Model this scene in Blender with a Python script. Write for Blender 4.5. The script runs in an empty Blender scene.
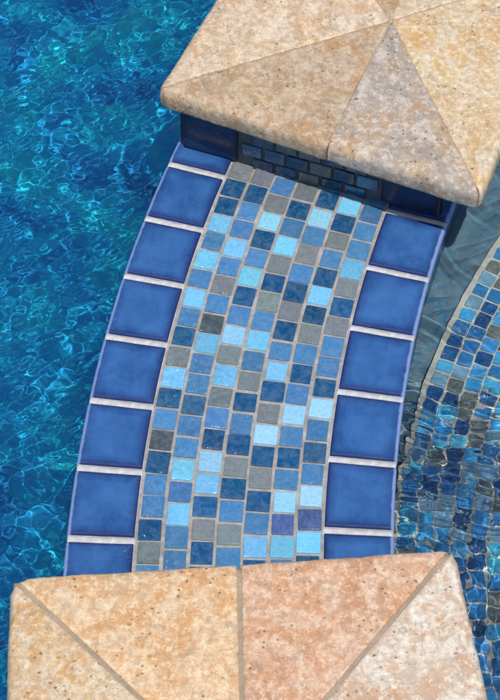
import bpy, bmesh, math, random
import numpy as np
from mathutils import Vector, Matrix, noise
random.seed(7)
rng = np.random.default_rng(11)
S = bpy.context.scene
COL = S.collection
# ------------------------------------------------------------------ camera calibration
CH, CTH, CRO, CF = 1.9968, 0.6539, 0.0108, 2140.7245
CX, CY, R1, W1, W2, A0, DA, B0, DB = 1.9008, 1.2006, 2.1014, 0.0766, 0.0791, 2.8403, 0.0450, 2.8345, 0.0526
R4 = R1 - 0.36
RM1, RM2 = R1 - W1, R4 + W2
fw = np.array([0, math.sin(CTH), -math.cos(CTH)]); _r = np.array([1.0, 0, 0]); _u = np.cross(_r, fw)
cr = math.cos(CRO) * _r + math.sin(CRO) * _u
cu = -math.sin(CRO) * _r + math.cos(CRO) * _u
def bp(x, y, z):
    """world point at height z that the surveyed sight line x, y meets"""
    d = fw + cr * (x - 250) / CF - cu * (y - 350) / CF
    t = (z - CH) / d[2]
    return Vector((d[0] * t, d[1] * t, z))
def pol(r, a, z=0.0):
    return Vector((CX + r * math.cos(a), CY + r * math.sin(a), z))
def ang(p):
    a = math.atan2(p.y - CY, p.x - CX)
    return a if a > 0 else a + 2 * math.pi

# ------------------------------------------------------------------ node helpers
def lin(c):
    return tuple(((v / 255) / 12.92 if v / 255 <= .04045 else ((v / 255 + .055) / 1.055) ** 2.4) for v in c)
class NT:
    def __init__(s, name):
        s.m = bpy.data.materials.new(name); s.m.use_nodes = True
        s.t = s.m.node_tree; s.t.nodes.clear()
        s.out = s.n('ShaderNodeOutputMaterial')
    def n(s, typ, **kw):
        nd = s.t.nodes.new(typ)
        for k, v in kw.items():
            if k in ('i',):
                for kk, vv in v.items():
                    sock = nd.inputs[kk]
                    if isinstance(vv, bpy.types.NodeSocket): s.t.links.new(vv, sock)
                    elif isinstance(vv, (tuple, list)) and len(vv) == 3 and sock.type == 'RGBA': sock.default_value = (*vv, 1)
                    else: sock.default_value = vv
            else: setattr(nd, k, v)
        return nd
    def coord(s):
        return s.n('ShaderNodeTexCoord').outputs['Object']
    def noise(s, scale, detail=4, rough=.55, dist=0, vec=None):
        return s.n('ShaderNodeTexNoise', i={'Vector': vec if vec is not None else s.coord(), 'Scale': scale, 'Detail': detail, 'Roughness': rough, 'Distortion': dist}).outputs['Fac']
    def ramp(s, fac, stops, interp='LINEAR'):
        nd = s.n('ShaderNodeValToRGB', i={'Fac': fac}); r = nd.color_ramp; r.interpolation = interp
        while len(r.elements) > 1: r.elements.remove(r.elements[-1])
        for j, (p, c) in enumerate(stops):
            e = r.elements[0] if j == 0 else r.elements.new(p)
            e.position = p
            if not isinstance(c, (tuple, list)): c = (c, c, c)
            e.color = (*c, 1)
        return nd.outputs['Color']
    def mix(s, fac, a, b, mode='MIX'):
        nd = s.n('ShaderNodeMix', data_type='RGBA', blend_type=mode)
        for idx, v in ((0, fac), (6, a), (7, b)):
            if isinstance(v, bpy.types.NodeSocket): s.t.links.new(v, nd.inputs[idx])
            elif idx == 0: nd.inputs[0].default_value = v
            else: nd.inputs[idx].default_value = (*v, 1)
        return nd.outputs[2]
    def math(s, op, a, b=0.0, clamp=False):
        nd = s.n('ShaderNodeMath', operation=op, use_clamp=clamp)
        for idx, v in ((0, a), (1, b)):
            if isinstance(v, bpy.types.NodeSocket): s.t.links.new(v, nd.inputs[idx])
            else: nd.inputs[idx].default_value = v
        return nd.outputs[0]
    def bump(s, h, strength, dist, normal=None):
        i = {'Height': h, 'Strength': strength, 'Distance': dist}
        if normal is not None: i['Normal'] = normal
        return s.n('ShaderNodeBump', i=i).outputs['Normal']
    def attr(s, name):
        return s.n('ShaderNodeAttribute', attribute_name=name)
    def bsdf(s, **i):
        b = s.n('ShaderNodeBsdfPrincipled', i={k.replace('_', ' '): v for k, v in i.items()})
        s.t.links.new(b.outputs[0], s.out.inputs[0]); return s.m

# ------------------------------------------------------------------ materials
def travertine(name, base, pale, warm, grey, greyness=.3, seed=0.0, veins=0.5):
    n = NT(name)
    vec = n.n('ShaderNodeVectorMath', operation='ADD', i={0: n.coord(), 1: (seed, seed * .7, seed * .3)}).outputs[0]
    wv = n.n('ShaderNodeVectorMath', operation='ADD', i={0: vec, 1: n.n('ShaderNodeVectorMath', operation='SCALE', i={0: n.n('ShaderNodeTexNoise', i={'Vector': vec, 'Scale': 12, 'Detail': 4}).outputs['Color'], 'Scale': .05}).outputs[0]}).outputs[0]
    big = n.noise(9, 5, .6, .8, wv)
    mid = n.noise(30, 7, .70, .9, wv)
    fine = n.noise(150, 5, .7, 0, vec)
    grn = n.noise(480, 3, .7, 0, vec)
    c = n.mix(n.ramp(big, [(.40, 0), (.56, 1)]), base, warm)
    c = n.mix(n.ramp(mid, [(.46, 0), (.53, .75), (.62, 1)]), c, pale)
    gm = n.math('MULTIPLY', n.ramp(n.noise(15, 6, .68, 1.0, wv), [(.45, 0), (.58, 1)]), greyness)
    c = n.mix(gm, c, grey)
    # rusty clouds with sharp borders, and thin wandering veins, as in the cut stone
    rust = n.math('MULTIPLY', n.ramp(n.noise(19, 8, .72, 1.0, wv), [(.50, 0), (.54, .9), (.58, .3), (.66, 1)]), n.ramp(n.noise(6, 3, .6, 0, vec), [(.42, .15), (.58, 1)]))
    c = n.mix(n.math('MULTIPLY', rust, veins), c, tuple(v * k for v, k in zip(warm, (.92, .70, .46))))
    vn = n.math('ABSOLUTE', n.math('SUBTRACT', n.noise(11, 6, .62, .6, wv), .5))
    vein = n.math('MULTIPLY', n.ramp(vn, [(.0, 1), (.012, .5), (.03, 0)]), n.ramp(n.noise(17, 3, .6, 0, vec), [(.45, 0), (.55, 1)]))
    bd = n.noise(1, 7, .72, .5, n.n('ShaderNodeMapping', i={'Vector': wv, 'Scale': (62, 17, 20), 'Rotation': (0, 0, seed)}).outputs[0])
    c = n.mix(n.math('MULTIPLY', n.ramp(bd, [(.36, 1), (.46, 0)]), .55), c, tuple(v * k for v, k in zip(warm, (.88, .74, .60))))
    c = n.mix(n.math('MULTIPLY', n.ramp(bd, [(.54, 0), (.62, 1)]), .50), c, tuple(min(.85, v * 1.12) for v in pale))
    c = n.mix(n.math('MULTIPLY', vein, .55), c, tuple(v * k for v, k in zip(base, (.66, .55, .44))))
    dark = n.ramp(n.noise(62, 6, .74, .6, vec), [(.36, 1), (.45, 0)])
    c = n.mix(n.math('MULTIPLY', dark, .50), c, tuple(v * .62 for v in grey))
    c = n.mix(n.math('MULTIPLY', n.ramp(fine, [(.38, 1), (.50, 0)]), .50), c, tuple(v * .60 for v in base))
    c = n.mix(n.math('MULTIPLY', n.ramp(fine, [(.54, 0), (.62, 1)]), .65), c, tuple(min(.85, v * 1.2) for v in pale))
    c = n.mix(n.math('MULTIPLY', n.ramp(grn, [(.4, 1), (.55, 0)]), .22), c, tuple(v * .55 for v in base))
    # open pits of two sizes
    def pits(sc, lo, thr):
        v = n.n('ShaderNodeTexVoronoi', feature='F1', i={'Vector': n.n('ShaderNodeVectorMath', operation='ADD', i={0: vec, 1: n.n('ShaderNodeVectorMath', operation='SCALE', i={0: n.n('ShaderNodeTexNoise', i={'Vector': vec, 'Scale': sc * 1.3}).outputs['Color'], 'Scale': .6 / sc}).outputs[0]}).outputs[0], 'Scale': sc})
        keep = n.math('GREATER_THAN', n.n('ShaderNodeSeparateColor', i={0: v.outputs['Color']}).outputs[0], thr)
        return n.math('MULTIPLY', n.ramp(v.outputs['Distance'], [(lo * .45, 1), (lo, 0)]), keep)
    p1 = pits(44, .13, .66); p2 = pits(150, .26, .45)
    p = n.math('MULTIPLY', n.math('MAXIMUM', p1, p2), n.ramp(n.noise(19, 4, .65, 0, vec), [(.48, 0), (.58, 1)]))
    c = n.mix(n.math('MULTIPLY', p, .62), c, tuple(v * k for v, k in zip(base, (.34, .26, .2))))
    h = n.math('ADD', n.math('ADD', n.math('MULTIPLY', mid, .5), n.math('MULTIPLY', bd, .7)), n.math('MULTIPLY', fine, .6))
    h = n.math('ADD', h, n.math('MULTIPLY', grn, .18))
    h = n.math('SUBTRACT', h, n.math('MULTIPLY', p, 1.6))
    return n.bsdf(Base_Color=c, Roughness=n.ramp(fine, [(.3, .85), (.7, .6)]), Normal=n.bump(h, .75, .0016), **{'Specular_IOR_Level': .25})

def grout_mat(name, base, rough=.75, dark=.55):
    n = NT(name)
    a = n.noise(60, 5, .7); b = n.noise(420, 3, .7)
    c = n.mix(n.ramp(a, [(.35, 0), (.65, 1)]), tuple(v * dark for v in base), base)
    c = n.mix(n.math('MULTIPLY', n.ramp(b, [(.4, 1), (.6, 0)]), .35), c, tuple(v * .5 for v in base))
    d = n.noise(17, 5, .7, .8)
    c = n.mix(n.math('MULTIPLY', n.ramp(d, [(.40, 1), (.52, 0)]), .45), c, tuple(v * k for v, k in zip(base, (.50, .50, .46))))
    return n.bsdf(Base_Color=c, Roughness=rough, Normal=n.bump(b, .7, .0010))

def glaze_mat(name='blue_glaze', k=1.0):
    """deep blue ceramic; the glaze pools dark round the rim of each tile; the pale reflection along its bullnose lip is painted on"""
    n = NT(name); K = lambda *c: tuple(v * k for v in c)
    e = n.attr('edge').outputs['Fac']; lip = n.attr('lip').outputs['Fac']
    v = n.n('ShaderNodeNewGeometry').outputs['Position']
    st = n.n('ShaderNodeMapping', i={'Vector': v, 'Scale': (60, 16, 20), 'Rotation': (0, 0, .25)}).outputs[0]
    brush = n.noise(1, 5, .65, .4, st); cloud = n.noise(26, 4, .6, .3, v)
    cen = n.mix(n.ramp(cloud, [(.35, 0), (.68, 1)]), K(.020, .078, .250), K(.044, .140, .365))
    cen = n.mix(n.math('MULTIPLY', n.ramp(brush, [(.45, 0), (.7, 1)]), .45), cen, K(.05, .16, .42))
    rnd = n.n('ShaderNodeObjectInfo').outputs['Random']
    cen = n.mix(n.math('MULTIPLY', rnd, .45), cen, K(.045, .145, .37))
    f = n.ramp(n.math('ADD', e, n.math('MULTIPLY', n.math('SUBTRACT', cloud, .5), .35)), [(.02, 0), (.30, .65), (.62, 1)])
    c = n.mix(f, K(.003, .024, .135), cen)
    c = n.mix(n.ramp(n.math('ADD', lip, n.math('MULTIPLY', n.math('SUBTRACT', n.noise(90, 3, .55, 0, v), .5), .5)), [(.30, 0), (.62, .85)]), c, K(.22, .32, .60))  # pale reflection along the lip, painted into the glaze colour
    wr = n.n('ShaderNodeTexNoise', i={'Vector': v, 'Scale': 38, 'Detail': 3, 'Distortion': 2.2}).outputs['Fac']
    rd = n.math('SUBTRACT', 1.0, n.math('MULTIPLY', n.math('ABSOLUTE', n.math('SUBTRACT', n.n('ShaderNodeTexNoise', i={'Vector': v, 'Scale': 30, 'Detail': 2, 'Distortion': 3}).outputs['Fac'], .5)), 22), True)
    rd = n.math('MULTIPLY', rd, n.ramp(n.noise(11, 2, .55, 0, v), [(.56, 0), (.62, 1)]))
    h = n.math('ADD', n.math('MULTIPLY', wr, .55), n.math('MULTIPLY', n.noise(9, 2, .55, 0, v), 2))
    h = n.math('ADD', h, n.math('MULTIPLY', rd, .8))
    nm = n.bump(h, .35, .0018)
    return n.bsdf(Base_Color=c, Roughness=n.math('ADD', n.ramp(e, [(.0, .45), (.45, 0)]), n.ramp(n.noise(45, 4, .55, 0, v), [(.35, .16), (.65, .34)])), Normal=nm, **{'Specular_IOR_Level': .5})

def mosaic_mat(name, rough=.2, wet=.35):
    n = NT(name)
    c = n.attr('tint').outputs['Color']
    a = n.noise(95, 4, .7, .8); b = n.noise(300, 3, .7)
    c2 = n.mix(n.math('MULTIPLY', n.ramp(a, [(.40, 0), (.72, 1)]), .42), c, n.mix(.30, c, (.55, .72, .80)))
    c2 = n.mix(n.math('MULTIPLY', n.ramp(b, [(.38, 1), (.55, 0)]), .30), c2, n.mix(.55, c, (.01, .03, .06)))
    h = n.math('ADD', n.math('MULTIPLY', a, .8), n.math('MULTIPLY', b, .3))
    wv = n.n('ShaderNodeTexNoise', i={'Vector': n.n('ShaderNodeMapping', i={'Vector': n.coord(), 'Scale': (190, 60, 60), 'Rotation': (0, 0, .2)}).outputs[0], 'Scale': 1, 'Detail': 2, 'Distortion': 1.2}).outputs['Fac']
    sx = n.n('ShaderNodeSeparateXYZ', i={0: n.coord()}).outputs[0]
    msk = n.math('MULTIPLY', n.ramp(n.noise(12, 3, .6, .5), [(.46, 0), (.56, 1)]), n.ramp(n.math('ADD', n.math('MULTIPLY', sx, 4), .5), [(.25, 1), (.55, .0)]))
    h = n.math('ADD', h, n.math('MULTIPLY', n.math('MULTIPLY', wv, msk), 14.0))
    return n.bsdf(Base_Color=c2, Roughness=rough, Normal=n.bump(h, .45, .0010), **{'Coat_Weight': wet, 'Coat_Roughness': .06})

def water_mat(name):
    n = NT(name)
    return n.bsdf(Base_Color=(1, 1, 1), Roughness=0.0, IOR=1.333, **{'Transmission_Weight': 1.0})

def pool_floor_mat():
    n = NT('pebble_finish')
    v = n.coord()
    cell = n.n('ShaderNodeTexVoronoi', i={'Vector': v, 'Scale': 95})
    cc = n.n('ShaderNodeSeparateColor', i={0: cell.outputs['Color']}).outputs[0]
    st = n.n('ShaderNodeMapping', i={'Vector': v, 'Scale': (1.0, .55, 1), 'Rotation': (0, 0, -.7)}).outputs[0]
    big = n.noise(9, 3, .55, .8, v); mid = n.noise(38, 6, .66, 1.6, st)
    t = n.math('ADD', n.math('MULTIPLY', big, .68), n.math('MULTIPLY', mid, .32))
    a = n.ramp(cc, [(0, (.0, .10, .40)), (.35, (.0, .26, .78)), (.7, (.0, .42, .95)), (1, (.0, .58, .97))])
    c = n.mix(.80, a, n.ramp(t, [(.34, (.0, .10, .32)), (.41, (.0, .30, .70)), (.47, (.0, .48, .93)), (.55, (.0, .64, .98)), (.62, (.0, .80, .98))]))
    return n.bsdf(Base_Color=c, Roughness=.7, Normal=n.bump(cell.outputs['Distance'], .5, .002))

def spa_floor_mat():
    n = NT('dull_mosaic_floor')
    big = n.noise(44, 6, .7, 1.2); mid = n.noise(130, 4, .6, .6)
    c = n.ramp(big, [(.38, (.045, .20, .36)), (.47, (.10, .28, .40)), (.55, (.16, .25, .30)), (.64, (.10, .44, .64))])
    c = n.mix(n.math('MULTIPLY', n.ramp(mid, [(.45, 0), (.62, 1)]), .5), c, (.20, .25, .25))
    return n.bsdf(Base_Color=c, Roughness=.6)

M = dict(
    grout=grout_mat('cement_grout', (.50, .465, .44)), joint=grout_mat('pale_joint', (.72, .71, .71), .6, .6),
    wall_grout=grout_mat('wall_grout', (.11, .125, .14)), bench_grout=grout_mat('sandy_grout', (.80, .84, .72), .8, .75),
    mortar=grout_mat('tan_mortar', (.47, .36, .26), .85, .8), stone_mortar=grout_mat('stone_dust_mortar', (.56, .46, .34), .85, .85), plaster=grout_mat('blue_plaster', (.03, .16, .27), .8, .8),
    glaze=glaze_mat(), glaze_shaded=glaze_mat('blue_glaze_shaded', .28), mosaic=mosaic_mat('mosaic_glass'), mosaic_wet=mosaic_mat('submerged_mosaic', .35, 0),  # wall tiles: the blue glaze darkened to paint in shade below the cap
    water=water_mat('clear_water'), pool=pool_floor_mat(), spafloor=spa_floor_mat(),
)
M['t_cream'] = travertine('travertine_cream', (.62, .47, .32), (.72, .59, .44), (.62, .40, .22), (.44, .39, .35), .25, 1.3, .5)
M['t_tan'] = travertine('travertine_tan', (.47, .335, .21), (.58, .45, .32), (.50, .31, .15), (.36, .31, .26), .3, 5.1, .35)
M['t_grey'] = travertine('travertine_grey', (.46, .37, .29), (.60, .52, .44), (.50, .34, .20), (.35, .315, .28), .85, 9.7, .3)
M['t_yellow'] = travertine('travertine_yellow', (.63, .47, .29), (.73, .61, .44), (.66, .42, .17), (.52, .46, .38), .25, 14.2, .6)
M['t_gold'] = travertine('travertine_gold', (.62, .43, .25), (.70, .58, .42), (.64, .38, .15), (.52, .44, .36), .25, 21.0, .6)
M['t_peach'] = travertine('travertine_peach', (.72, .47, .26), (.77, .59, .39), (.66, .35, .15), (.56, .43, .33), .2, 27.5, .35)
M['t_pink'] = travertine('travertine_pink', (.65, .38, .235), (.73, .53, .38), (.62, .31, .15), (.52, .38, .30), .2, 33.1, .3)
M['t_blush'] = travertine('travertine_blush', (.69, .56, .44), (.77, .69, .58), (.61, .37, .22), (.55, .49, .42), .35, 40.9, .65)

# ------------------------------------------------------------------ object helpers
def mesh_obj(name, verts, faces, mat, parent=None, smooth=False, attrs=None, origin=None):
    me = bpy.data.meshes.new(name)
    o_ = Vector(origin) if origin is not None else Vector((0, 0, 0))
    me.from_pydata([tuple(Vector(v) - o_) for v in verts], [], faces)
    for k, (typ, dom, vals) in (attrs or {}).items():
        a = me.attributes.new(k, typ, dom)
        if typ == 'FLOAT': a.data.foreach_set('value', vals)
        else: a.data.foreach_set('color', [x for v in vals for x in (*v, 1)])
    me.materials.append(mat)
    if smooth: me.polygons.foreach_set('use_smooth', [True] * len(me.polygons))
    me.update()
    o = bpy.data.objects.new(name, me); COL.objects.link(o); o.location = o_
    if parent:
        o.parent = parent; o.matrix_parent_inverse = Matrix.Identity(4)
        o.location = o_ - parent.location
    return o
def thing(name, label, cat, loc, group=None):
    o = bpy.data.objects.new(name, None); COL.objects.link(o); o.location = loc; o.empty_display_size = .05
    o['label'] = label; o['category'] = cat
    if group: o['group'] = group
    return o
def caustic(o, cast=False):
    if cast: o.cycles.is_caustics_caster = True
    else: o.cycles.is_caustics_receiver = True

PAL = dict(G=(.165, .190, .200), N=(.003, .070, .190), B=(.058, .195, .405), L=(.165, .50, .77), P=(.27, .57, .76), V=(.055, .10, .27), D=(.05, .065, .075), T=(.02, .10, .21))
class Tiles:
    """collects small bevelled tiles into one mesh with a tint per tile"""
    def __init__(s): s.v = []; s.f = []; s.t = []
    def add(s, c, ax, ay, hx, hy, h, colr, cham=.0009, rad=.0011, jit=.0004, tilt=.012):
        ax = Vector(ax).normalized(); ay = Vector(ay).normalized(); nz = ax.cross(ay)
        rot = random.gauss(0, .013); ca, sa = math.cos(rot), math.sin(rot)
        ax, ay = ax * ca + ay * sa, ay * ca - ax * sa
        hx += random.gauss(0, jit); hy += random.gauss(0, jit)
        tx, ty = random.gauss(0, tilt), random.gauss(0, tilt)
        base = len(s.v)
        def loop(ins, z, r):
            out = []
            X, Y = hx - ins, hy - ins
            for qx, qy, a0 in ((1, 1, 0), (-1, 1, 90), (-1, -1, 180), (1, -1, 270)):
                for k in range(3):
                    a = math.radians(a0 + 45 * k)
                    x = qx * (X - r) + r * math.cos(a); y = qy * (Y - r) + r * math.sin(a)
                    out.append(Vector(c) + ax * x + ay * y + nz * (z + tx * x + ty * y))
            return out
        s.v += loop(0, -.002, rad) + loop(0, h - cham, rad) + loop(cham * .35, h - cham * .3, rad) + loop(cham * 1.2, h, rad)
        for lv in range(3):
            for k in range(12):
                a, b = base + lv * 12 + k, base + lv * 12 + (k + 1) % 12
                s.f.append((a, b, b + 12, a + 12)); s.t.append(colr)
        s.f.append(tuple(base + 36 + k for k in range(12))); s.t.append(colr)
    def build(s, name, mat, parent, origin=None):
        return mesh_obj(name, s.v, s.f, mat, parent, False, {'tint': ('FLOAT_COLOR', 'FACE', s.t)}, origin)
def shade(k, amt=.10):
    f = 1 + random.gauss(0, amt); c = PAL[k]
    return tuple(max(0, v * f * (1 + random.gauss(0, .035))) for v in c)

# ------------------------------------------------------------------ the spillway
TOPA, BOTA = 2.66, 3.30
spill = thing('spillway', 'curved spillway ledge of light and dark blue mosaic edged with cobalt glazed tiles', 'spillway', (*pol((R1 + R4) / 2, 3.0)[:2], -.62))
def arc_solid(r0, r1, z0, z1, a0, a1, n, name, mat, parent, origin=None):
    v, f = [], []
    for k in range(n + 1):
        a = a0 + (a1 - a0) * k / n
        v += [pol(r0, a, z0), pol(r1, a, z0), pol(r1, a, z1), pol(r0, a, z1)]
    for k in range(n):
        b = 4 * k
        for j in range(4): f.append((b + j, b + (j + 1) % 4, b + 4 + (j + 1) % 4, b + 4 + j))
    f += [(3, 2, 1, 0), (4 * n, 4 * n + 1, 4 * n + 2, 4 * n + 3)]
    return mesh_obj(name, v, f, mat, parent, origin=origin)
OS = pol((R1 + R4) / 2, 3.0)
arc_solid(R4 + .006, R1 - .006, -.62, -.009, TOPA, BOTA, 64, 'wall_core', M['plaster'], spill, OS)
arc_solid(RM2 - .001, RM1 + .001, -.0085, -.0014, TOPA, BOTA, 64, 'mosaic_grout', M['grout'], spill, OS)
# pale joint beds below the glazed tiles, slightly rounded towards the water
for rr0, rr1 in ((R4 + .001, RM2 - .0012), (RM1 + .0012, R1 - .001)):
    arc_solid(rr0, rr1, -.0088, -.0012, TOPA, BOTA, 64, 'joint_bed', M['joint'], spill, OS)
# mosaic: seven curved columns, the colour order read off the ledge
COLS = [("GNNLBLBLBNGLNBDNBBNG", (245, 172), (151, 553)),
        ("GNBBLBGBDLBBTBBLBLBB", (267, 178), (177, 561)),
        ("BGPNBLNBPGLGBNPLNGN", (287, 187), (205, 553)),
        ("GNBLGNGBLBGNBNGNBGB", (308, 193), (231, 558)),
        ("NPBGBNGNBLNGPNGNBL", (328, 201), (257, 547)),
        ("LNGBNLNGBNBPBNBPVL", (350, 206), (283, 547)),
        ("BBBLGNGBBNPBTBPVL", (370, 214), (308, 543))]
T = Tiles()
pitch = (RM1 - RM2) / 7
for k, (seq, p0, p1) in enumerate(COLS):
    r = RM1 - pitch * (k + .5)
    a_s, a_e = ang(bp(*p0, 0)), ang(bp(*p1, 0))
    st = (a_e - a_s) / (len(seq) - 1)
    full = [random.choice('GBN')] * 1 + list(seq) + [random.choice('LBNG') for _ in range(3)]
    for j, ch in enumerate(full):
        a = a_s + st * (j - 1) + random.gauss(0, .00025)
        hy = st * r / 2 - .00165
        T.add(pol(r + random.gauss(0, .0003), a, -.0014), (math.cos(a), math.sin(a), 0), (-math.sin(a), math.cos(a), 0),
              pitch / 2 - .0019, hy, .0022, shade(ch))
T.build('mosaic_field', M['mosaic'], spill, OS)

def glazed_tile(r0, r1, a0, a1, outer, top=.0028, name='edge_tile', parent=spill):
    """r0<r1; outer = +1 when the bullnose lip is at r1, -1 at r0. A dense sheet wrapped over a rounded lip, with skirts."""
    n1, n2 = 22, 22
    def eased(n): return [(.5 - .5 * math.cos(math.pi * i / n)) for i in range(n + 1)]
    us, vs = eased(n1), eased(n2)
    wr = r1 - r0; rm = (r0 + r1) / 2; la = (a1 - a0) * rm
    v, e, l = [], [], []
    ph = random.random() * 9
    for u in us:
        for w in vs:
            r = r0 + wr * u; a = a0 + (a1 - a0) * w
            x = wr * u; y = la * w
            dl = x if outer < 0 else wr - x            # distance from the lip
            dx = wr - dl; dy = min(y, la - y)
            d = min(dl, dx, dy)
            z = top
            R = .004
            d2 = min(dx, dy)
            if d2 < .0022: z -= .0022 - math.sqrt(max(0, .0022 ** 2 - (.0022 - d2) ** 2))
            if dl < R: z -= (R - math.sqrt(max(0, R * R - (R - dl) ** 2))) * 1.0
            z -= .0004 * math.exp(-((d - .006) / .004) ** 2)   # slight dish behind the rim
            z += .0004 * noise.noise(Vector((x * 40 + ph, y * 40, ph)))
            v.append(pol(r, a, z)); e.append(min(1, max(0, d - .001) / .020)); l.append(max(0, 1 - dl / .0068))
    f = []
    N = n2 + 1
    for i in range(n1):
        for j in range(n2):
            q = i * N + j; f.append((q, q + N, q + N + 1, q + 1))
    rim = [i * N for i in range(n1 + 1)] + [n1 * N + j for j in range(1, N)] + [i * N + n2 for i in range(n1 - 1, -1, -1)] + [j for j in range(n2 - 1, 0, -1)]
    b = len(v)
    for q in rim:
        p = v[q]; v.append(Vector((p.x, p.y, -.0082))); e.append(0); l.append(l[q])
    for k in range(len(rim)):
        k2 = (k + 1) % len(rim)
        f.append((rim[k2], rim[k], b + k, b + k2))
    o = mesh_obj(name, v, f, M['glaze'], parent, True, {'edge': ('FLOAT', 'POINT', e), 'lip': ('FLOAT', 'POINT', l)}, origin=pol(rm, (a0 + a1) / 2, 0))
    return o
JL, JR = .0052, .0048
for k in range(-2, 9):
    a0 = A0 + k * DA + JL / R1; a1 = A0 + (k + 1) * DA - JL / R1
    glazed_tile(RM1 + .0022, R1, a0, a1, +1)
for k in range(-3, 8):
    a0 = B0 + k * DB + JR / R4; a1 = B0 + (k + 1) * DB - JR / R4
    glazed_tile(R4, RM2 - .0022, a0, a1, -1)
# rounded mortar ridges between the glazed tiles
def ridge(ra, rb, a, halfw, h):
    v, f = [], []
    n = 26
    for i in range(n + 1):
        r = ra + (rb - ra) * i / n
        for j in range(7):
            t = -1 + j / 3
            z = -.004 + (h + .004) * math.sqrt(max(0, 1 - t * t * .98)) + .0007 * noise.noise(Vector((r * 120, a * 900 + t, 0)))
            v.append(pol(r, a + (t * halfw + .0004 * noise.noise(Vector((r * 90, a * 50, 3)))) / r, z))
    for i in range(n):
        for j in range(6):
            q = i * 7 + j; f.append((q, q + 7, q + 8, q + 1))
    f += [tuple(range(7)), tuple(n * 7 + j for j in range(6, -1, -1))]
    return v, f
def ridges(items, name):
    for it in items:
        v, f = ridge(*it); mesh_obj(name, v, f, M['joint'], spill, True, origin=v[len(v) // 2])
ridges([(RM1 + .0005, R1 - .0010, A0 + k * DA, .0062, .0006) for k in range(-1, 9)] +
       [(R4 + .0010, RM2 - .0005, B0 + k * DB, .0058, .0006) for k in range(-2, 8)], 'joint_ridge')
# tiles facing the water on both sides of the ledge
def face_tiles(r, side, a_first, da, n, name):
    v, f, t = [], [], []
    for k in range(n):
        for row in range(2):
            a0 = a_first + k * da + .004 / r; a1 = a0 + da - .008 / r
            zt = -.011 - row * .082; zb = zt - .076
            b = len(v)
            for (dr, ins) in ((0, 0), (.0025, 0), (.004, .002)):
                for (aa, zz) in ((a0 + ins / r, zb + ins), (a1 - ins / r, zb + ins), (a1 - ins / r, zt - ins), (a0 + ins / r, zt - ins)):
                    v.append(pol(r + side * dr, aa, zz))
            for lv in range(2):
                for j in range(4): f.append((b + lv * 4 + j, b + lv * 4 + (j + 1) % 4, b + lv * 4 + 4 + (j + 1) % 4, b + lv * 4 + 4 + j))
            f.append((b + 8, b + 9, b + 10, b + 11))
    o = mesh_obj(name, v, f, M['glaze'], spill, False, {'edge': ('FLOAT', 'POINT', [.8] * len(v)), 'lip': ('FLOAT', 'POINT', [0.0] * len(v))}, origin=OS)
    return o
face_tiles(R1 - .006, 1, A0 - 2 * DA, DA, 11, 'waterline_tile_band')
face_tiles(R4 + .006, -1, B0 - 3 * DB, DB, 11, 'waterline_tile_band')

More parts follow.
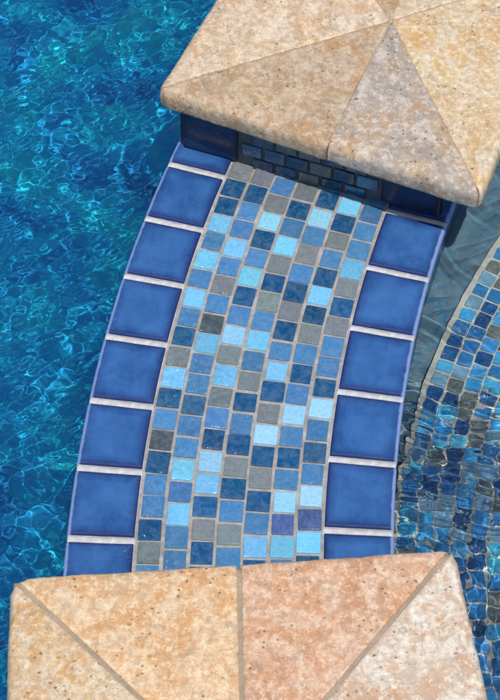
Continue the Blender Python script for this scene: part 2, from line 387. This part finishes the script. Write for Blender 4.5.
# ------------------------------------------------------------------ capped piers
ZT, ZU = .125, .092
def pt2(v): return Vector((v.x, v.y))
def isect(p, d, q, e):
    den = d.x * e.y - d.y * e.x
    t = ((q.x - p.x) * e.y - (q.y - p.y) * e.x) / den
    return p + d * t
def fan_stone(A, B, C, gap, mat, parent, seed, chipA=0, chipB=0, label=None, nose=.013):
    """coping stone: outer edge AB with a worn bullnose, sides cut towards C"""
    A, B, C = pt2(A), pt2(B), pt2(C)
    inward = (C - (A + B) / 2).normalized()
    def off(P, Q):
        d = (Q - P).normalized(); nn = Vector((-d.y, d.x))
        mid = (A + B + C) / 3
        if (mid - P).dot(nn) < 0: nn = -nn
        return P + nn * gap, d
    pa, da = off(A, C); pb, db = off(B, C)
    ab = (B - A).normalized()
    A2 = isect(A, ab, pa, da); B2 = isect(A, ab, pb, db); C2 = isect(pa, da, pb, db)
    nrm = Vector((-ab.y, ab.x))
    if nrm.dot(inward) < 0: nrm = -nrm
    Hh = (C2 - A2).dot(nrm)
    th = ZT - ZU
    prof = []                                      # (distance in from the outer edge, z)
    for t in np.linspace(.25, .05, 4): prof.append((Hh * t, ZU))
    lo = .010
    for k in range(0, 6):
        a = math.pi / 2 * (1 - k / 6); prof.append((lo * .8 * (1 - math.cos(a)), ZU + lo - lo * math.sin(a)))
    for k in range(0, 9):
        a = math.pi / 2 * k / 8
        prof.append((nose * (1 - math.cos(a)) * .9, ZT - nose + nose * math.sin(a)))
    d0 = nose * .9
    nt = 70
    for k in range(1, nt + 1):
        prof.append((d0 + (Hh * .994 - d0) * (k / nt), ZT))
    L = (B2 - A2).length
    ns = max(24, int(L / .0026))
    v, f = [], []
    for (d, z) in prof:
        P = A2.lerp(C2, d / Hh); Q = B2.lerp(C2, d / Hh)
        for j in range(ns + 1):
            s = j / ns
            p = P.lerp(Q, s)
            x, y = p.x, p.y
            edge = max(0, 1 - d / .02)
            nv = Vector((x * 30 + seed, y * 30, z * 30)); n2 = Vector((x * 230 + seed, y * 230, z * 230))
            wob = .0011 * noise.fractal(nv, 1, 2, 4) + .0004 * noise.noise(n2)
            big = .0009 * noise.noise(Vector((x * 12 + seed, y * 12, 2)))
            dz = (wob * .35 + big) * (1 if z > ZT - .004 else .3)
            # eased arrises along the cut sides
            zz = z + dz - (.0010 * edge if z >= ZT - .001 else 0)
            pd = wob * edge * 1.3
            sd = min(s, 1 - s) * (Q - P).length
            if z >= ZT - .0005 and sd < .0025: zz -= (.0025 - sd) * .45
            pp = Vector((x, y)) + nrm * (-pd)
            for (cn, amt) in ((A2, chipA), (B2, chipB)):
                if amt:
                    dd = (pp - cn).length
                    if dd < amt: pp = pp + (C2 - cn).normalized() * (amt - dd) * .42
            v.append(Vector((pp.x, pp.y, zz)))
    N = ns + 1; rows = len(prof)
    for i in range(rows - 1):
        for j in range(ns):
            q = i * N + j; f.append((q, q + 1, q + N + 1, q + N))
    # close the cut sides and the inner end
    left = [i * N for i in range(rows)]; right = [i * N + ns for i in range(rows)]
    f.append(tuple(reversed(left))); f.append(tuple(right))
    f.append(tuple(range(N - 1, -1, -1))); f.append(tuple((rows - 1) * N + j for j in range(N)))
    cen = (A2 + B2 + C2) / 3
    flip = (B2 - A2).x * (C2 - A2).y - (B2 - A2).y * (C2 - A2).x < 0
    if flip: f = [tuple(reversed(q)) for q in f]
    o = mesh_obj('coping_stone', v, f, mat, parent, False, origin=(cen.x, cen.y, ZU))
    me = o.data
    me.polygons.foreach_set('use_smooth', [len(p.vertices) == 4 for p in me.polygons])
    if label: o['label'] = label
    return o
def poly_slab(pts, z0, z1, name, mat, parent, origin):
    n = len(pts); v = [Vector((p.x, p.y, z0)) for p in pts] + [Vector((p.x, p.y, z1)) for p in pts]
    f = [tuple(range(n))[::-1], tuple(range(n, 2 * n))] + [(k, (k + 1) % n, n + (k + 1) % n, n + k) for k in range(n)]
    return mesh_obj(name, v, f, mat, parent, origin=origin)
def shrink(pts, g):
    n = len(pts); c = sum(pts, Vector((0, 0))) / n; out = []
    lines = []
    for k in range(n):
        p, q = pts[k], pts[(k + 1) % n]; d = (q - p).normalized(); nn = Vector((-d.y, d.x))
        if (c - p).dot(nn) < 0: nn = -nn
        lines.append((p + nn * g, d))
    for k in range(n):
        out.append(isect(*lines[k - 1], *lines[k]))
    return out
def wall_panel(P, Q, zt, zb, parent, T, G, seq=None):
    """tile a vertical face from P to Q (outward normal to the right of P->Q): glazed tiles at the ends, mosaic between"""
    d = (Q - P); L = d.length; d = d.normalized(); nrm = Vector((d.y, -d.x))
    ax = Vector((d.x, d.y, 0)); az = Vector((0, 0, 1)); off = Vector((nrm.x, nrm.y, 0))
    bw = .074
    for x0 in (.001, L - .001 - bw):
        G.append((Vector((P.x, P.y, 0)) + ax * (x0 + bw / 2) + Vector((0, 0, (zt + .0045) / 2)), ax, az, off, bw / 2 - .001, (zt - .0045) / 2))
    m0, m1 = bw + .004, L - bw - .004
    nc = max(1, round((m1 - m0) / .0285)); pc = (m1 - m0) / nc
    r = 0; z = zt - .003; pv = .0225
    while z - pv > zb:
        for c in range(nc - r % 2):
            ch = random.choice('NBGNBTTNG')
            T.add(Vector((P.x, P.y, 0)) + ax * (m0 + pc * (c + .5 + .5 * (r % 2))) + Vector((0, 0, z - pv / 2)), ax, az, pc / 2 - .0019, pv / 2 - .0017, .003, tuple(v * .55 for v in shade(ch)))  # mosaic tints darkened here, painting in the shade under the coping
        z -= pv; r += 1

def pier(label, corners, centre, mats, labels, body, loc, gaps, chips, zbase=-.62):
    """corners = front-left, front-right, back-right, back-left of the cap; body likewise, at the tile face"""
    t = thing('pier', label, 'pier', (loc.x, loc.y, zbase), None)
    FL, FR, BR, BL = [pt2(c) for c in corners[:4]]; C = pt2(centre)
    FM, BM = FL + (FR - FL) * ((corners[4] - FL).dot(FR - FL) / (FR - FL).length_squared), (BL + BR) / 2
    g = gaps
    fan_stone(FL, FM, C, g, M[mats[0]], t, 3.1, chips[0], 0, labels[0])
    fan_stone(FM, FR, C, g, M[mats[1]], t, 3.1, 0, chips[1], labels[1])
    fan_stone(FR, BR, C, g, M[mats[2]], t, 3.1, chips[1], 0, labels[2])
    fan_stone(BR, BM, C, g, M[mats[3]], t, 3.1)
    fan_stone(BM, BL, C, g, M[mats[4]], t, 3.1)
    fan_stone(BL, FL, C, g, M[mats[5]], t, 3.1, 0, chips[0], labels[3])
    org = (loc.x, loc.y, 0)
    v, f = [], []
    lv = [(.012, ZU + .002), (.0045, ZU + .008)] + [(.0035 + .013 * .9 * (1 - math.cos(q)), ZT - .013 - .002 + .013 * math.sin(q)) for q in np.linspace(0, math.pi / 2, 8)]
    for inset, z in lv: v += [Vector((p.x, p.y, z)) for p in shrink([FL, FR, BR, BL], inset)]
    for k in range(len(lv) - 1):
        for j in range(4): f.append((4 * k + j, 4 * k + (j + 1) % 4, 4 * k + 4 + (j + 1) % 4, 4 * k + 4 + j))
    f += [(3, 2, 1, 0), tuple(4 * (len(lv) - 1) + j for j in range(4))]
    mesh_obj('mortar_joint', v, f, M['stone_mortar' if g < .002 else 'mortar'], t, origin=org)
    bd = [pt2(b) for b in body]
    poly_slab(shrink(bd, .004), zbase, ZU + .001, 'pier_core', M['spafloor'], t, org)
    poly_slab(shrink(bd, .0034), -.010, ZU - .001, 'grout_bed', M['wall_grout'], t, org)
    ins = shrink(bd, .0035)
    for a, b in ((0, 1), (1, 2), (2, 3), (3, 0)):
        T = Tiles(); G = []
        mo = (ins[a] + ins[b]) / 2; mo = (mo.x, mo.y, 0)
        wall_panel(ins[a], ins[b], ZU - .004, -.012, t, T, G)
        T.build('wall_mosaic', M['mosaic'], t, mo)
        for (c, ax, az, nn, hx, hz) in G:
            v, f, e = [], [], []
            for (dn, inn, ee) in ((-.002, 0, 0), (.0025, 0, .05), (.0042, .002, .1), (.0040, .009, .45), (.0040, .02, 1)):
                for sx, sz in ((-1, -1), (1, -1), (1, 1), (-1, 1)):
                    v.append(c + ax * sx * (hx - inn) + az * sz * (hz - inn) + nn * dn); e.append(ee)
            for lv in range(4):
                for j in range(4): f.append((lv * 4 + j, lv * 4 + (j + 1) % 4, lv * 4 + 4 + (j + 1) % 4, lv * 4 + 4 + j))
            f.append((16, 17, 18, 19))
            mesh_obj('wall_tile', v, f, M['glaze_shaded'], t, False, {'edge': ('FLOAT', 'POINT', e), 'lip': ('FLOAT', 'POINT', [0.0] * len(e))}, origin=c)
    return t
# upper pier
FA, FB = bp(179.5, 148, 0), bp(440, 220, 0)
fd = (FB - FA).normalized(); fn = Vector((-fd.y, fd.x, 0)); wd = (FB - FA).length
fl, fr = bp(156, 89, ZT), bp(481, 195, ZT)
ctr = bp(391, 20, ZT)
e_l = (bp(213, 0, ZT) - fl).normalized(); e_r = (bp(502, 144, ZT) - fr).normalized()
wcap = (fr - fl).length
pier('tiled pier under cream and tan travertine cap, at the far end of the spillway',
     (fl, fr, fr + e_r * wcap, fl + e_l * wcap, pt2(bp(334, 134, ZT))), ctr, ('t_tan', 't_grey', 't_yellow', 't_cream', 't_tan', 't_cream'),
     ('tan coping stone with rusty clouds', 'grey mottled coping stone', 'yellow cream coping stone with rusty patches', 'pale cream coping stone'),
     (FA, FB, FB + fn * wd, FA + fn * wd), (FA + FB) / 2 + fn * wd / 2, .0006, (.012, .010))
# lower pier
fl2, fr2 = bp(9, 575, ZT), bp(455, 546, ZT)
c2 = bp(243.8, 795, ZT); el2 = (bp(6, 700, ZT) - fl2).normalized(); er2 = (bp(490, 700, ZT) - fr2).normalized()
w2 = (fr2 - fl2).length
bk_l, bk_r = fl2 + el2 * w2, fr2 + er2 * w2
ins = shrink([pt2(fl2), pt2(fr2), pt2(bk_r), pt2(bk_l)], .032)
pier('tiled pier with a gold, peach and pink travertine cap nearest the camera',
     (fl2, fr2, bk_r, bk_l, pt2(bp(239, 560, ZT))), c2, ('t_peach', 't_pink', 't_blush', 't_cream', 't_tan', 't_gold'),
     ('peach coping stone', 'pink speckled coping stone', 'whitish blush coping stone with dark pits', 'golden yellow coping stone'),
     [Vector((p.x, p.y, 0)) for p in (ins[1], ins[0], ins[3], ins[2])], Vector((*((pt2(fl2) + pt2(bk_r)) / 2), 0)), .0026, (.016, .011))

# ------------------------------------------------------------------ spa wall that carries on past both piers
sw = thing('spa_wall', 'low curved wall round the spa carrying on behind the two piers', 'wall', (CX, CY, -.62))
arc_solid(R4 + .01, R1 - .01, -.62, .03, BOTA, TOPA + 2 * math.pi, 150, 'wall_core', M['plaster'], sw, (CX, CY, 0))
arc_solid(R4 - .02, R1 + .02, .032, .062, BOTA + .02, TOPA + 2 * math.pi - .02, 150, 'coping', M['t_cream'], sw, (CX, CY, 0))

# ------------------------------------------------------------------ water
def waves(seed, n, lmin, lmax, slope, power=.35):
    g = np.random.default_rng(seed)
    lam = np.exp(g.uniform(np.log(lmin), np.log(lmax), n)); th = g.uniform(0, 2 * np.pi, n); ph = g.uniform(0, 2 * np.pi, n)
    k = 2 * np.pi / lam
    a = slope / k * (lam / lmax) ** (-power) * g.uniform(.6, 1.4, n) / math.sqrt(n / 2)
    return k * np.cos(th), k * np.sin(th), ph, a
def height(x, y, W, warp=.012):
    xw = x + warp * np.sin(y * 23 + 1.3) + warp * .6 * np.sin(y * 61 + x * 17); yw = y + warp * np.sin(x * 27 + .4) + warp * .6 * np.sin(x * 53 - y * 29)
    h = np.zeros_like(x)
    for kx, ky, p, a in zip(*W): h += a * np.sin(kx * xw + ky * yw + p)
    return h
def spaced(lo, hi, fine_lo, fine_hi, fine, coarse):
    out = [lo]
    while out[-1] < hi:
        x = out[-1]
        d = fine if fine_lo <= x <= fine_hi else min(coarse, fine + .18 * min(abs(x - fine_lo), abs(x - fine_hi)))
        out.append(x + d)
    return np.array(out[:-1] + [hi])
def water_sheet(name, rs, as_, z0, hfun):
    Rg, Ag = np.meshgrid(rs, as_, indexing='ij')
    X = CX + Rg * np.cos(Ag); Y = CY + Rg * np.sin(Ag)
    Z = z0 + hfun(X, Y)
    nr, na = Rg.shape
    me = bpy.data.meshes.new(name)
    me.vertices.add(nr * na)
    co = np.stack([X, Y, Z], -1).astype(np.float32)
    me.vertices.foreach_set('co', co.ravel())
    i, j = np.meshgrid(np.arange(nr - 1), np.arange(na - 1), indexing='ij')
    q = (i * na + j).ravel()
    F = np.stack([q, q + na, q + na + 1, q + 1], -1).astype(np.int32)
    me.loops.add(F.size); me.loops.foreach_set('vertex_index', F.ravel())
    me.polygons.add(len(F)); me.polygons.foreach_set('loop_start', np.arange(0, F.size, 4, dtype=np.int32))
    me.polygons.foreach_set('use_smooth', np.ones(len(F), dtype=bool))
    me.update(calc_edges=True); me.validate()
    me.materials.append(M['water'])
    o = bpy.data.objects.new(name, me); COL.objects.link(o)
    o['kind'] = 'structure'
    caustic(o, True)
    return o
ZP, ZS, FLOOR = -.040, -.014, -.19
WP = waves(4, 60, .034, .18, .075, .15)
def directed(seed, n, lmin, lmax, slope, th0, spread):
    kx, ky, p, a = waves(seed, n, lmin, lmax, slope)
    k = np.hypot(kx, ky); th = th0 + np.random.default_rng(seed + 50).normal(0, spread, n)
    return k * np.cos(th), k * np.sin(th), p, a
WD = directed(77, 30, .010, .030, .115, math.radians(125), .38)
WE = directed(78, 30, .009, .026, .09, math.radians(40), .38)
WS = waves(9, 40, .022, .11, .10)
tp = 2 * math.pi
pr = spaced(R1 - .012, 7.0, R1 - .02, R1 + .50, .0024, .35)
pa = spaced(0, tp, 2.58, 3.42, .0011, .12)
def hp(x, y):
    far = np.clip((np.hypot(x - CX, y - CY) - R1 - .9) / .8, 0, 1)
    m = .5 + .5 * np.sin(x * 19 + 2.2 * np.sin(y * 13 + 1)) * np.sin(y * 16 + 1.7 * np.sin(x * 15))
    return (height(x, y, WP) + height(x, y, WD, .006) * (.35 + .65 * m) + height(x, y, WE, .006) * (1 - m) * .7) * (1 - far)
water_sheet('pool_water', pr, pa, ZP, hp)
chop = bp(440, 475, -.02); low_y = bp(470, 540, -.02).y
WC = directed(21, 30, .008, .024, .54, math.radians(75), .35)     # short crests running across, in the choppy corner
WV = directed(22, 26, .007, .022, .20, math.radians(10), .40)
def hs(x, y):
    near = np.exp(-(((x - chop.x) / .10) ** 2 + ((y - chop.y) / .085) ** 2))
    low = 1 / (1 + np.exp((y - low_y) / .03))
    far = np.clip((R4 - np.hypot(x - CX, y - CY) - .7) / .5, 0, 1)
    return (height(x, y, WS) * (.40 + 1.2 * near) + height(x, y, WC, .004) * near * 1.0 + height(x, y, WV, .003) * low) * (1 - far)
sr = spaced(0, .0 + R4 + .012, R4 - .30, R4 + .02, .0021, .2)
sa = spaced(0, tp, 2.62, 3.36, .0013, .12)
sr[0] = .001
water_sheet('spa_water', sr, sa, ZS, hs)

# ------------------------------------------------------------------ floors
def ring_floor(name, r0, r1, z, mat, n=96):
    v, f = [], []
    for k in range(n):
        a = tp * k / n
        v += [pol(r0, a, z), pol(r1, a, z)]
    for k in range(n):
        b = 2 * k; c = (2 * k + 2) % (2 * n)
        f.append((b, b + 1, c + 1, c))
    o = mesh_obj(name, v, f, mat); o['kind'] = 'structure'; caustic(o); return o
ring_floor('pool_floor', R1 - .05, 7.2, FLOOR, M['pool'])
ring_floor('spa_floor', .001, R4 + .05, -.076, M['spafloor'])
ring_floor('ground', 7.2, 120, -.2, M['grout'])

# ------------------------------------------------------------------ the submerged mosaic bench inside the spa
ZB = -.055; ZA = ZS + (ZB - ZS) / 1.36
edge_px = [(500, 238), (482, 262), (466, 288), (454, 312), (443, 336), (434, 366), (423, 393), (413, 420), (402, 445)]
E_ = [bp(x, y, ZA) for x, y in edge_px]
# least squares circle through the surveyed bench edge
Amat = np.array([[p.x, p.y, 1] for p in E_]); bv = np.array([-(p.x ** 2 + p.y ** 2) for p in E_])
D_, E2_, F_ = np.linalg.lstsq(Amat, bv, rcond=None)[0]
bcx, bcy = -D_ / 2, -E2_ / 2; br = math.sqrt(bcx ** 2 + bcy ** 2 - F_)
print('bench circle', bcx, bcy, br)
def bpol(r, a, z): return Vector((bcx + r * math.cos(a), bcy + r * math.sin(a), z))
def inside_spa(p, m=.012): return math.hypot(p.x - CX, p.y - CY) < R4 - m
bench = thing('spa_bench', 'submerged bench of small blue and grey mosaic rippling under the spa water', 'bench', bpol(br - .2, math.pi, -.26))
bm_o = bpol(br - .2, math.pi, 0)
am = math.atan2(E_[4].y - bcy, E_[4].x - bcx) % tp
a_lo, a_hi = am - .45 / br, am + .75 / br
# core: sector clipped where it meets the spillway wall
v, f = [], []
nA, nR = 90, 14
for i in range(nA + 1):
    a = a_lo + (a_hi - a_lo) * i / nA
    for j in range(nR + 1):
        r = br - .55 * min(1, (.55 and 1)) * j / nR
        p = bpol(r, a, ZB)
        dd = math.hypot(p.x - CX, p.y - CY)
        if dd > R4 + .004:
            k = (R4 + .004) / dd; p = Vector((CX + (p.x - CX) * k, CY + (p.y - CY) * k, ZB))
        v.append(p)
N = nR + 1
for i in range(nA):
    for j in range(nR): q = i * N + j; f.append((q, q + 1, q + N + 1, q + N))
base = len(v)
for i in range(nA + 1): p = v[i * N]; v.append(Vector((p.x, p.y, -.262)))
for i in range(nA): f.append((i * N, (i + 1) * N, base + i + 1, base + i))
base2 = len(v)
for i in range(nA + 1): p = v[i * N + nR]; v.append(Vector((p.x, p.y, -.262)))
for i in range(nA): f.append((i * N + nR, base2 + i, base2 + i + 1, (i + 1) * N + nR))
co = mesh_obj('bench_core', v, f, M['bench_grout'], bench, origin=bm_o); caustic(co)
TB = Tiles(); pb = .0205
nc = 25
for c in range(nc):
    r = br - .006 - pb * (c + .5)
    st = .0212 / r; n = int((a_hi - a_lo) / st); ph = random.random() * st
    for j in range(n):
        a = a_lo + ph + st * (j + .5)
        p = bpol(r, a, ZB)
        if not inside_spa(p, .014): continue
        near = p.y > bp(450, 560, -.04).y
        ch = random.choices('NBLGP', (18, 24, 32, 10, 16))[0] if near else random.choices('NBLGP', (14, 40, 32, 4, 10))[0]
        cc = shade(ch, .14)
        if ch == 'G': cc = (.17, .22, .20)
        if ch in 'LBN': cc = (cc[0] * .4, min(.85, cc[1] * (1.05 if ch == 'L' else 1.4)), min(.95, cc[2] * 1.6))
        TB.add(p, (math.cos(a), math.sin(a), 0), (-math.sin(a), math.cos(a), 0), pb / 2 - .0015, .0212 / 2 - .0015, .003, cc, rad=.0014)
bo = TB.build('bench_mosaic', M['mosaic_wet'], bench, bm_o); caustic(bo)
for o in COL.objects:
    if o.name.startswith(('wall_core', 'waterline', 'pier_core')): caustic(o)

# ------------------------------------------------------------------ light
SUN_EL = math.radians(66)
sd = (fd * .55 + Vector((fd.y, -fd.x, 0)) * .835)
sd = Vector((sd.x * math.cos(SUN_EL), sd.y * math.cos(SUN_EL), math.sin(SUN_EL))).normalized()
L = bpy.data.lights.new('sun', 'SUN'); L.energy = 3.6; L.angle = math.radians(.53); L.color = (1, .96, .90)
lo = bpy.data.objects.new('sun', L); COL.objects.link(lo)
lo.rotation_euler = (-sd).to_track_quat('-Z', 'Y').to_euler(); lo.location = sd * 5
L.cycles.is_caustics_light = True
W = bpy.data.worlds.new('World'); S.world = W; W.use_nodes = True
wt = W.node_tree; wt.nodes.clear()
sky = wt.nodes.new('ShaderNodeTexSky'); sky.sky_type = 'NISHITA'; sky.sun_disc = False
sky.sun_elevation = SUN_EL; sky.sun_rotation = math.atan2(sd.x, sd.y)
bg = wt.nodes.new('ShaderNodeBackground'); bg.inputs[1].default_value = .11
wo = wt.nodes.new('ShaderNodeOutputWorld')
wt.links.new(sky.outputs[0], bg.inputs[0]); wt.links.new(bg.outputs[0], wo.inputs[0])

# ------------------------------------------------------------------ camera
cam = bpy.data.cameras.new('camera'); co_ = bpy.data.objects.new('camera', cam); COL.objects.link(co_)
cam.sensor_fit = 'VERTICAL'; cam.sensor_height = 24; cam.lens = CF / 700 * 24; cam.clip_end = 500; cam.clip_start = .05
m = Matrix(((cr[0], cu[0], -fw[0], 0), (cr[1], cu[1], -fw[1], 0), (cr[2], cu[2], -fw[2], CH), (0, 0, 0, 1)))
co_.matrix_world = m
S.camera = co_
S.view_settings.view_transform = 'Standard'; S.view_settings.look = 'None'; S.view_settings.gamma = 1
S.view_settings.exposure = 0; S.view_settings.use_curve_mapping = False
S.cycles.max_bounces = 10; S.cycles.transmission_bounces = 8; S.cycles.caustics_reflective = False
S.cycles.caustics_refractive = True; S.cycles.sample_clamp_indirect = 4
S.cycles.use_denoising = True
try: S.cycles.denoiser = 'OPENIMAGEDENOISE'
except Exception: pass
